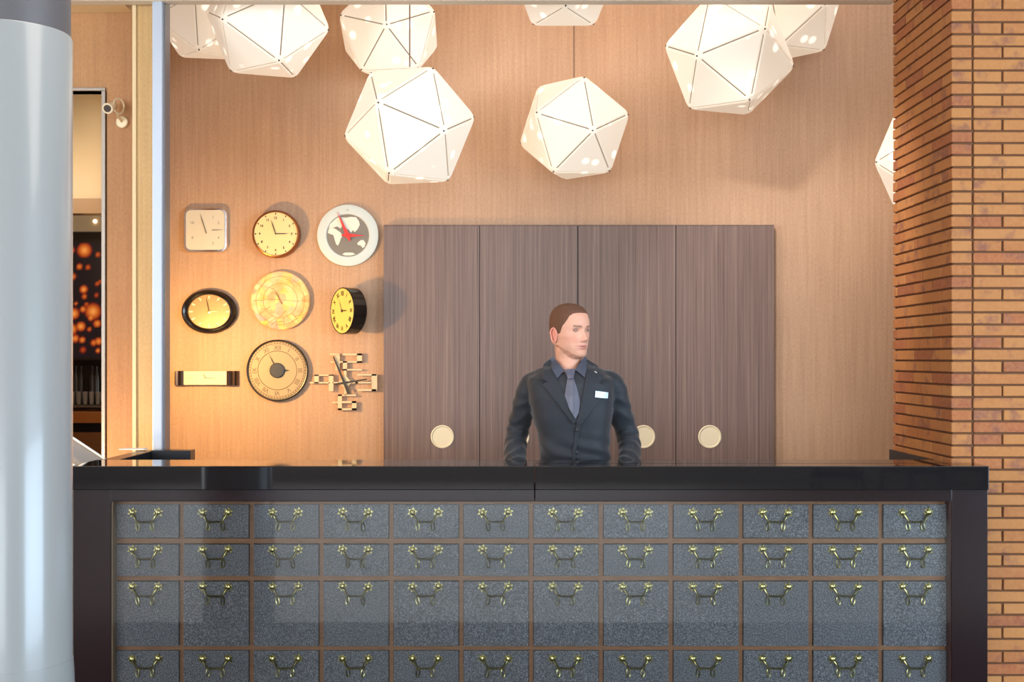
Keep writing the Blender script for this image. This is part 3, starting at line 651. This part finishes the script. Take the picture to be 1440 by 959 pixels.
for i, (px, w_) in enumerate(((107,.020),(114,.016),(130,.018),(136,.018))):
    D = 8.40; c = (at(px, D), D, az(570, 8.25)+.002)
    o = MB().lathe([(w_,0),(w_,.16),(w_*.9,.18),(w_*.4,.21),(w_*.4,.25),(.002,.252)], (0,0,0), 'z', 14).build('bottle', gm2, smooth=True); o.location = c
    tag(o, ('leftmost','second','third','rightmost')[i]+' dark bottle behind the glasses on the back bar', 'bottle', 'bottles on the back bar')
# sloping panel beside the column
sp = thing('sloping_panel', 'grey sloping panel edged with pale metal strips between column and counter', 'panel', (at(110,5.8), 5.8, 0))
Pq = [PX(62,589,5.8), PX(147,645,5.8), PX(147,660,5.8), PX(104,655,5.8), PX(62,626,5.8)]
MB().prism([(p.x, p.z) for p in Pq], 5.8, 5.812).build('board', mat('warm_grey', srgb(120, 112, 106), .4), sp)
for a, b in ((PX(62,588.5,5.79), PX(148,645.5,5.79)), (PX(62,627,5.79), PX(108,656,5.79))):
    MB().tube([a, b], .0045, 8).build('edge_strip', M['white'], sp)
for px in (64, 100): MB().box((at(px,5.83)-.01,5.815,0), (at(px,5.83)+.01,5.835,az(630,5.83))).build('leg', M['steel'], sp)

# ------------------------------------------------------------------ chairs in the lobby, seen only in reflections
def chair(x, y, rz, label):
    t = thing('lobby_chair', label, 'chair', (x, y, 0), (0,0,rz), 'lobby chairs reflected in the counter glass')
    dk = M['black']
    MB().box((-.22,-.22,.44), (.22,.22,.48), .015).build('seat', dk, t, local=True)
    MB().box((-.20,.19,.55), (.20,.22,.85), .012).build('backrest', dk, t, local=True)
    for sx in (-1, 1):
        for sy in (-1, 1): MB().tube([(sx*.19,sy*.19,.45),(sx*.24,sy*.25,0)], .011, 8).build('leg', dk, t, local=True)
        MB().tube([(sx*.17,.2,.46),(sx*.17,.205,.6)], .009, 8).build('back_post', dk, t, local=True)
chair(3.1, -1.9, .4, 'thin-legged dark lobby chair facing the counter, leftmost in the reflection')
chair(3.9, -2.2, -.5, 'thin-legged dark lobby chair, middle one in the reflection')
chair(4.6, -2.6, .2, 'thin-legged dark lobby chair furthest right in the reflection')

# ------------------------------------------------------------------ the man
skin = mat('skin', srgb(222, 168, 140), .5, spec=.35); q = N(skin); vc = q.n('ShaderNodeVertexColor'); vc.layer_name = 'tone'; q.color(vc.outputs[0])
q.b.inputs['Subsurface Weight'].default_value = .12; q.b.inputs['Subsurface Radius'].default_value = (.012,.005,.003)
suit = mat('black_suit_wool', srgb(40, 44, 52), .62, spec=.35); q = N(suit)
q.color(q.ramp(q.noise(q.coord((1,1,1)), 300, 2), [(.35, srgb(26, 28, 34)), (.65, srgb(38, 41, 48))])); q.b.inputs['Sheen Weight'].default_value = .25
shirtm = mat('black_shirt', srgb(34, 35, 42), .6); collarm = mat('shirt_collar', srgb(66, 70, 84), .6)
tiem = mat('grey_silk_tie', srgb(84, 82, 96), .35, spec=.6); hairm = mat('auburn_hair', srgb(98, 66, 46), .7, spec=.3)
q = N(hairm); q.color(q.ramp(q.noise(q.coord((60,60,200)), 3, 4), [(.3, srgb(82, 54, 38)), (.7, srgb(124, 84, 64))])); q.bump(q.noise(q.coord((1,1,1)), 420, 3), .8, .002)
MX, MY = .262, 5.745
man = thing('person', 'man in dark suit and grey tie standing behind the counter, looking right', 'person', (MX, MY, 0))
def lerp_tab(tab, z, i):
    for a, b in zip(tab, tab[1:]):
        if a[0] <= z <= b[0]:
            t = (z-a[0])/(b[0]-a[0]); t = t*t*(3-2*t)*.5+t*.5; return a[i]+(b[i]-a[i])*t
    return tab[0][i] if z < tab[0][0] else tab[-1][i]
# torso table: z, centre x, half width, half depth
TT = [(.78,.285,.178,.128),(.95,.284,.170,.122),(1.09,.284,.155,.114),(1.2,.278,.160,.120),(1.3,.270,.180,.130),(1.38,.265,.192,.130),(1.44,.262,.196,.118),(1.475,.261,.196,.104),(1.500,.260,.158,.090),(1.525,.259,.098,.075),(1.545,.259,.072,.064)]
def front(x, z):
    c, a, b = (lerp_tab(TT, z, i) for i in (1,2,3)); t = min(.95, abs((x-c)/a)); return MY-b*(1-t**2.5)**(1/2.5)
jk = MB(); rings = []
for k in range(60):
    z = .78+(1.545-.78)*k/59; c, a, b = (lerp_tab(TT, z, i) for i in (1,2,3)); ring = []
    for j in range(56):
        th = 2*math.pi*j/56; cs, sn = math.cos(th), math.sin(th)
        ring.append((c+a*abs(cs)**.8*math.copysign(1, cs), MY+b*abs(sn)**.8*math.copysign(1, sn), z-(.05*min(1, max(0, (z-1.43)/.1))*max(0, -sn)**.7)))
    rings.append(ring)
jk.loft(rings)
def pxm(x, y, D=5.70): return PX(x, y, D)
armL = [pxm(774,541,5.75), pxm(753,537,5.76), pxm(743,549,5.77), pxm(735,578,5.80), pxm(728,603,5.83), pxm(725,624,5.80), pxm(724,645,5.72), pxm(727,663,5.64)]
armR = [pxm(834,541,5.75), pxm(855,536,5.76), pxm(865,548,5.77), pxm(872,578,5.80), pxm(880,603,5.83), pxm(885,624,5.80), pxm(885,645,5.72), pxm(880,663,5.64)]
ar = [.050,.052,.054,.054,.052,.051,.049,.045]
def smooth_path(P, Rr, n=5):
    out = []; ro = []
    for i in range(len(P)-1):
        p0, p1, p2, p3 = P[max(i-1,0)], P[i], P[i+1], P[min(i+2,len(P)-1)]
        for k in range(n):
            t = k/n; out.append(.5*((2*p1)+(p2-p0)*t+(2*p0-5*p1+4*p2-p3)*t*t+(3*p1-p0-3*p2+p3)*t**3)); ro.append(Rr[i]*(1-t)+Rr[i+1]*t)
    out.append(P[-1]); ro.append(Rr[-1]); return out, ro
for A in (armL, armR):
    p, r_ = smooth_path(A, ar); jk.tube(p, r_, 24)
jo = jk.build('jacket', suit, man)
rm_ = jo.modifiers.new('r', 'REMESH'); rm_.mode = 'VOXEL'; rm_.voxel_size = .0055
sm_ = jo.modifiers.new('s', 'SMOOTH'); sm_.factor = .6; sm_.iterations = 7
dg = bpy.context.evaluated_depsgraph_get(); dg.update(); me = bpy.data.meshes.new_from_object(jo.evaluated_get(dg)); jo.modifiers.clear(); jo.data = me
if not me.materials: me.materials.append(suit)
def seg_dist(p, A):
    best = 9; bt = 0; acc = 0
    for a, b in zip(A, A[1:]):
        d = b-a; t = max(0, min(1, (p-a).dot(d)/d.length_squared)); q_ = a+d*t; dd = (p-q_).length
        if dd < best: best = dd; bt = acc+t*d.length
        acc += d.length
    return best, bt
nor = [v.normal.copy() for v in me.vertices]
for i, v in enumerate(me.vertices):
    p = v.co+Vector((MX, MY, 0)); n_ = nor[i]; d = 0
    for A, sg in ((armL, 1), (armR, -1)):
        ds, bt = seg_dist(p, A)
        if ds < .085 and abs(p.x-.265) > .14 and bt > .06:
            wv = .5+.5*math.sin(bt*105+p.x*60*sg+4*noise.noise(p*9)); am = .0042*min(1, (bt-.06)/.12)
            d += am*(wv**1.5-.4)+.002*noise.noise(p*28)
    if abs(p.x-.275) < .17 and p.y < MY:
        k = max(0, min(1, (1.24-p.z)/.12)); d += k*.0045*math.sin((p.z*75)+(p.x-.28)*38+3*noise.noise(p*7)); d += .0018*noise.noise(p*14)
    v.co += n_*d
for p in me.polygons: p.use_smooth = True
# garments on the chest
def on_chest(px, py, off):
    z = CAM_Z-(py-505)/F*5.62; x = (px-720)/F*5.62; return Vector((x, front(x, z)-off, z))
def patch(poly, off, m, name, par=man, th=.004, sub_=None):
    # polygon in photo pixels, filled on a fine grid and laid over the chest surface
    bm = bmesh.new(); vs = [bm.verts.new((x, y, 0)) for x, y in poly]; bm.faces.new(vs)
    xs_ = [p[0] for p in poly]; ys_ = [p[1] for p in poly]
    for ax_, lo, hi in ((0, min(xs_), max(xs_)), (1, min(ys_), max(ys_))):
        k = lo+3
        while k < hi:
            bmesh.ops.bisect_plane(bm, geom=bm.verts[:]+bm.edges[:]+bm.faces[:], plane_co=(k,0,0) if ax_ == 0 else (0,k,0), plane_no=(1,0,0) if ax_ == 0 else (0,1,0)); k += 3
    bm.verts.index_update(); n = len(bm.verts); A = []; Bk = []
    for v in bm.verts:
        o_ = off(v.co.x, v.co.y) if callable(off) else off
        A.append(on_chest(v.co.x, v.co.y, o_)); Bk.append(on_chest(v.co.x, v.co.y, o_-th-.006))
    fs = [[v.index for v in f.verts] for f in bm.faces]; be = [(e.verts[0].index, e.verts[1].index) for e in bm.edges if e.is_boundary]; bm.free()
    mb = MB(); mb.add(A+Bk, [tuple(f) for f in fs]+[tuple(i+n for i in f[::-1]) for f in fs]+[(a,b,b+n,a+n) for a, b in be])
    return mb.build(name, m, par, smooth=True)
patch([(777,514),(784,525),(796,523),(802,521),(808,521),(822,523),(825,512),(824,540),(813,590),(810,592),(790,548)], .004, shirtm, 'shirt_front')
tie = patch([(798,531.5),(806.5,531),(812,548),(815.5,566),(813.5,580),(809,589),(800,574),(794,556)], lambda x, y: .012+.006*max(0, 1-abs(x-804.5)/9), tiem, 'tie')
patch([(793.5,519.5),(809.5,518.5),(806.5,532),(798.5,532.5)], lambda x, y: .020+.006*max(0, 1-abs(x-802)/7), tiem, 'tie_knot')
patch([(775,503),(779,502),(794,520.5),(784,532),(777,520)], .0145, collarm, 'collar')
patch([(824.5,501),(827,504),(825,520),(822.5,531),(809,519.5)], .0145, collarm, 'collar')
patch([(774,505),(777,506),(779,522),(791,549),(812,592),(806,596),(788,572),(768,546),(763,541),(769,537),(763,532),(765,512)], .011, suit, 'lapel')
patch([(825,505),(829,506),(842,514),(848,533),(843,538),(850,544),(838,568),(817,597),(811,596),(814,582),(820,556),(825,528)], .012, suit, 'lapel')
patch([(811,594),(816,596),(812,625),(808,655),(804,655),(807,625)], .0065, suit, 'front_edge')
patch([(833,549.5),(858,552),(857.7,554),(833,551.6)], .004, suit, 'pocket_welt')
bd = patch([(837.3,549.6),(856,552),(855.3,560.4),(836.6,558.4)], .0185, mat('silver_badge', srgb(206, 222, 236), .3, .2), 'name_badge')
for yy in (554.0, 557.0):
    MB().tube([on_chest(840+k*4, yy+k*.55, .0195) for k in range(4)], .0009, 6).build('badge_line', mat('badge_text', srgb(120, 132, 150), .5), man)
pb = on_chest(838.5, 523.5, .011)
MB().tube([pb+Vector((-.006,0,.005)), pb, pb+Vector((.006,-.001,-.005))], [.001,.003,.001], 8).build('lapel_pin', M['chrome'], man)
for yy in (604, 636):
    c = on_chest(811.5, yy, .008); MB().lathe([(.007,0),(.007,.003),(.004,.004),(.001,.003)], tuple(c), 'y', 14).build('button', M['black'], man)
# body: head, neck, chest core, arms, hands, legs in one mesh
body = MB(); tones = []
HZ = CAM_Z-(503-505)/F*5.68          # chin level
HX, HY, YAW = .2605, 5.715, R(37)
HP = [  # z, front, back, half width (head-local, face toward -y)
 (-.130,-.080,.078,.056),(.006,-.0855,.074,.0580),(.016,-.0885,.075,.0600),(.030,-.0880,.076,.0635),(.045,-.0890,.078,.0670),(.060,-.0900,.083,.0695),(.075,-.0905,.090,.0715),(.100,-.0900,.098,.0740),(.118,-.0905,.102,.0755),(.135,-.0945,.104,.0765),(.160,-.0935,.104,.0765),(.185,-.0860,.100,.0735),(.205,-.0730,.090,.0670),(.220,-.0560,.075,.0570),(.230,-.0380,.056,.0430),(.236,-.018,.034,.0260),(.239,-.003,.018,.0100)]
NK = [(-.130,-.036,.080,.074),(-.085,-.038,.076,.060),(-.050,-.040,.073,.0545),(-.010,-.044,.073,.0525),(.06,-.046,.083,.056)]
JZ = [(0,-.001),(22,.001),(42,.010),(60,.026),(75,.040),(90,.052),(120,.060),(180,.060)]
def G(x, s): return math.exp(-(x/s)**2)
def interp(tab, x):
    for (a, va), (b, vb) in zip(tab, tab[1:]):
        if a <= x <= b: t = (x-a)/(b-a); t = t*t*(3-2*t); return va+(vb-va)*t
    return tab[0][1] if x < tab[0][0] else tab[-1][1]
NT = [(.066,0),(.0715,.010),(.077,.021),(.083,.0245),(.092,.019),(.105,.0115),(.118,.0060),(.130,.003),(.145,0)]
def head_pt(z, phi, hair=False):
    f, bk, wd_ = (lerp_tab(HP, z, i) for i in (1,2,3))
    yc = .012; s_, c_ = math.sin(phi), math.cos(phi)
    if c_ > 0: e = 2.25; ext = abs(f-yc); y = yc-ext*abs(c_)**(2/e)
    else: e = 2.15; ext = bk-yc; y = yc+ext*abs(c_)**(2/e)
    x = math.copysign(wd_*abs(s_)**(2/e), s_)
    if c_ > 0 and z < .05:                       # narrow the jaw toward the chin
        k = (1-max(0, z-.0)/.05) if z > 0 else 1; front_k = max(0, (yc-y)/ext); x *= 1-.22*k*front_k**1.5 if z > -.01 else 1
    if c_ > 0:
        d = interp(NT, z)*G(x, interp([(.066,.017),(.080,.0135),(.095,.0085),(.13,.008)], z))
        d += .004*(G(x-.0125, .006)+G(x+.0125, .006))*G(z-.0755, .006)
        d -= .0115*(G(abs(x)-.0305, .0155)*G(z-.1205, .0105))
        d += .0042*(G(abs(x)-.026, .022)*G(z-.1385, .0075))
        d -= .002*G(x, .01)*G(z-.128, .008)
        d += .0055*G(x, .022)*G(z-.0535, .0045)+.0062*G(x, .020)*G(z-.0430, .0050)-.0048*G(x, .024)*G(z-.0483, .0016)
        d -= .0035*G(x, .02)*G(z-.0335, .005)
        d += .0045*G(x, .020)*G(z-.016, .010)
        d -= .004*(G(abs(x)-.037, .010)*G(z-.060, .018))
        y -= d
        x += math.copysign(.0035*G(abs(x)-.062, .014)*G(z-.098, .016), x)
    if z < .085:                                 # below the jaw line the surface falls back to the neck
        zj = interp(JZ, abs(math.degrees(phi))); k = max(0, min(1, (z-zj+.009)/.016)); k = k*k*(3-2*k)
        nf, nb, nw = (lerp_tab(NK, z, i) for i in (1,2,3)); nx = nw*s_; ny = .014-(.014-nf)*c_ if c_ > 0 else .014-(nb-.014)*c_
        x = nx+(x-nx)*k; y = ny+(y-ny)*k
    x += math.copysign(.003*G(z-.030, .014)*G(y-.0, .03), x)
    return x, y, z
def hw(v): x, y, z = v; c_, s_ = math.cos(YAW), math.sin(YAW); return (HX+x*c_-y*s_, HY+x*s_+y*c_, HZ+z)
def tone(x, y, z):
    b = Vector(srgb(222, 164, 138))
    if y < .0:
        lip = G(x, .0215)*(G(z-.0525, .0042)+G(z-.0435, .0045)); b = b.lerp(Vector(srgb(196, 112, 104)), min(1, lip*.9))
        brow = G(z-(.1385+.0015*(abs(x)-.028)/.02), .0032)*(1 if .012 < abs(x) < .048 else 0); b = b.lerp(Vector(srgb(96, 66, 50)), min(1, brow*.95))
        ck = G(abs(x)-.045, .02)*G(z-.08, .02); b = b.lerp(Vector(srgb(218, 140, 118)), ck*.5)
        ln = G(x, .024)*G(z-.0483, .0013); b = b.lerp(Vector(srgb(128, 62, 58)), min(1, ln))
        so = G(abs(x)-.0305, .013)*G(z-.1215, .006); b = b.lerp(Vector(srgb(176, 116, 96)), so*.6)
    if -.005 < z < .07: b = b.lerp(Vector(srgb(190, 138, 114)), .35*G(z-.022, .03))
    return tuple(b)
NS, NR = 200, 150; rings = []
def phi_at(j): t = j/NS*2*math.pi-math.pi; return t-.45*math.sin(t)*1.0
zs_ = [-.130+(.239+.130)*(k/(NR-1)) for k in range(NR)]
for z in zs_:
    ring = []
    for j in range(NS): v = head_pt(z, phi_at(j)); ring.append(hw(v)); tones.append(tone(*v))
    rings.append(ring)
body.loft(rings)
def add_tone(n, c=srgb(220, 160, 134)): tones.extend([c]*(n-len(tones)))
# ears
for s in (-1, 1):
    er = []
    for k in range(22):
        a = 2*math.pi*k/22; er.append((a, .0165*math.cos(a)*(1.0 if math.sin(a) > 0 else .72), .031*math.sin(a)))
    C = Vector((s*.0765, .014, .100))
    rim = [Vector((C.x+s*(.003+.010*(.5+.5*math.cos(a))), C.y+y_+.22*z_*0-.10*z_*-1, C.z+z_)) for a, y_, z_ in er]
    body.tube([hw(p) for p in rim+[rim[0]]], .0038, 8)
    r0 = [hw((C.x-s*.006, C.y+y_*.75+.10*z_, C.z+z_*.75)) for a, y_, z_ in er]; r1 = [hw((C.x+s*.008, C.y+y_*.95+.10*z_, C.z+z_*.95)) for a, y_, z_ in er]
    r2 = [hw((C.x+s*.004, C.y+y_*.45+.10*z_, C.z+z_*.5)) for a, y_, z_ in er]
    body.loft([r0, r1, r2])
add_tone(len(body.v), srgb(226, 150, 128))
# chest core, arms, legs under the clothes
body.loft([[(lerp_tab(TT, z, 1)+(lerp_tab(TT, z, 2)-.02)*math.cos(a), MY+(lerp_tab(TT, z, 3)-.02)*math.sin(a), z) for a in [2*math.pi*j/32 for j in range(32)]] for z in [.85+.035*k for k in range(19)]])
for A in (armL, armR):
    p, r_ = smooth_path(A, [x*.68 for x in ar]); body.tube(p, r_, 16)
for s in (-1, 1): body.tube([(.284+s*.085,MY,.92),(.284+s*.09,MY-.01,.50),(.284+s*.095,MY+.01,.10)], [.085,.058,.042], 16)
# hands: palm and five fingers resting on the inner worktop edge
for A, s in ((armL, 1), (armR, -1)):
    wr = A[-1]; dirv = Vector((s*.10, -.95, -.30)).normalized(); side = Vector((s, .1, 0)).normalized()
    palm = [wr-dirv*.02, wr+dirv*.03, wr+dirv*.06, wr+dirv*.085]
    body.tube(palm, [.026,.033,.038,.030], 16, .48)
    for f in range(4):
        b0 = palm[3]+side*((f-1.5)*-.017); L = (.040,.046,.043,.034)[f]
        body.tube([b0-dirv*.012, b0+dirv*.004, b0+dirv*L*.45+Vector((0,0,-.004)), b0+dirv*L*.8+Vector((0,0,-.018)), b0+dirv*L*.9+Vector((0,0,-.032))], [.0085,.0088,.0082,.0075,.005], 10)
    tb = palm[1]+side*.026; body.tube([tb-side*.01, tb+side*.010+dirv*.012, tb+side*.016+dirv*.036+Vector((0,0,-.006)), tb+side*.014+dirv*.052+Vector((0,0,-.012))], [.011,.0105,.009,.006], 10)
add_tone(len(body.v))
bo = body.build('body', skin, man)
cat_ = bo.data.color_attributes.new('tone', 'FLOAT_COLOR', 'POINT')
for i, c in enumerate(tones): cat_.data[i].color = (*c, 1)
for p in bo.data.polygons: p.use_smooth = True
# eyes
scl = mat('eye_white', srgb(140, 122, 112), .15); irs = mat('iris', srgb(58, 52, 44), .1)
for s in (-1, 1):
    c = Vector((s*.0305, -.0685, .1210)); r_ = .0115
    def sph(c, r_, n=14):
        return [[hw((c[0]+r_*math.sin(b)*math.cos(a), c[1]-r_*math.cos(b), c[2]+r_*math.sin(b)*math.sin(a))) for a in [2*math.pi*j/n for j in range(n)]] for b in [.02+(math.pi-.04)*k/n for k in range(n+1)]]
    mb = MB(); mb.loft(sph(c, r_)); e = mb.build('eye', scl, man, smooth=True)
    gz = Vector((.25, -1, 0)).normalized(); ci = c+gz*(r_-.0018)
    mb = MB(); mb.loft([[hw(ci+Vector((math.cos(a)*.0062*k_, -.0006-.0012*(1-k_), math.sin(a)*.0062*k_))) for a in [2*math.pi*j/14 for j in range(14)]] for k_ in (1.0, .5, .05)])
    sub(mb, 'iris', irs, e, man)
    # upper and lower lid
    for up, ang in ((1, .34), (-1, -.42)):
        pts = []
        for k in range(9):
            t_ = -1+k/4; xx = t_*.0135; zz_ = up*(.0052 if up > 0 else .0048)*(1-t_*t_)**.7; yy_ = -math.sqrt(max(0, (r_+.0006)**2-(xx*.80)**2-zz_**2)); pts.append(hw((c.x+xx, c.y+yy_+.000, c.z+zz_)))
        mb = MB(); mb.tube(pts, .0017 if up > 0 else .0013, 6); mb.build('eyelid', mat('lid', srgb(150, 96, 78) if up > 0 else srgb(200, 140, 116), .5), man, smooth=True)
# hair
HL = [(0,.198),(28,.197),(44,.186),(55,.166),(63,.150),(70,.138),(76,.108),(84,.106),(90,.130),(100,.138),(112,.118),(128,.085),(150,.068),(180,.064)]
mb = MB(); NH = 120; zb_list = []
ringsH = []
for k in range(26):
    ring = []
    for j in range(NH):
        phi = 2*math.pi*j/NH-math.pi; hl = interp(HL, abs(math.degrees(phi)))
        t = k/25; z = hl+(.2388-hl)*(1-(1-t)**1.6); x, y, z = head_pt(z, phi)
        n2 = Vector((x, y-.005, (z-.12)*.9)).normalized(); th = (.0008 if k == 0 else (.0014+.0030*min(1, t*1.5)))+.0010*noise.noise(Vector((x,y,z))*140)
        ring.append(hw((x+n2.x*th, y+n2.y*th, z+n2.z*th)))
    ringsH.append(ring)
mb.loft(ringsH); mb.build('hair', hairm, man, smooth=True)
# trousers and shoes
tr2 = mat('trouser_wool', srgb(28, 30, 36), .7)
mb = MB()
for s in (-1, 1): mb.tube([(.284+s*.075,MY,.96),(.284+s*.088,MY,.80),(.284+s*.092,MY-.01,.50),(.284+s*.096,MY+.01,.06)], [.105,.098,.078,.066], 24)
mb.build('trousers', tr2, man, smooth=True)
for s in (-1, 1):
    mb = MB(); X = .284+s*.096; rg = []
    for y_, w_, h_ in ((.09,.022,.05),(.07,.036,.075),(.0,.040,.08),(-.06,.044,.055),(-.12,.044,.042),(-.155,.030,.03),(-.168,.01,.02)):
        rg.append([(X+w_*math.cos(a), MY+y_, max(0, h_*(.5+.5*math.sin(a)))) for a in [2*math.pi*j/16 for j in range(16)]])
    mb.loft(rg); mb.build('shoe', M['black'], man, smooth=True)
# slim tablet under his hand
tb = MB().box((pxm(723,648,5.6).x,5.478,1.011), (pxm(745,648,5.5).x,5.50,1.100), .003).build('card_reader', M['wing'])
tag(tb, 'small dark device with a silver edge on the desk by his right hand', 'device')
# name leftovers
for o in bpy.data.objects:
    if '_o' in o: del o['_o']
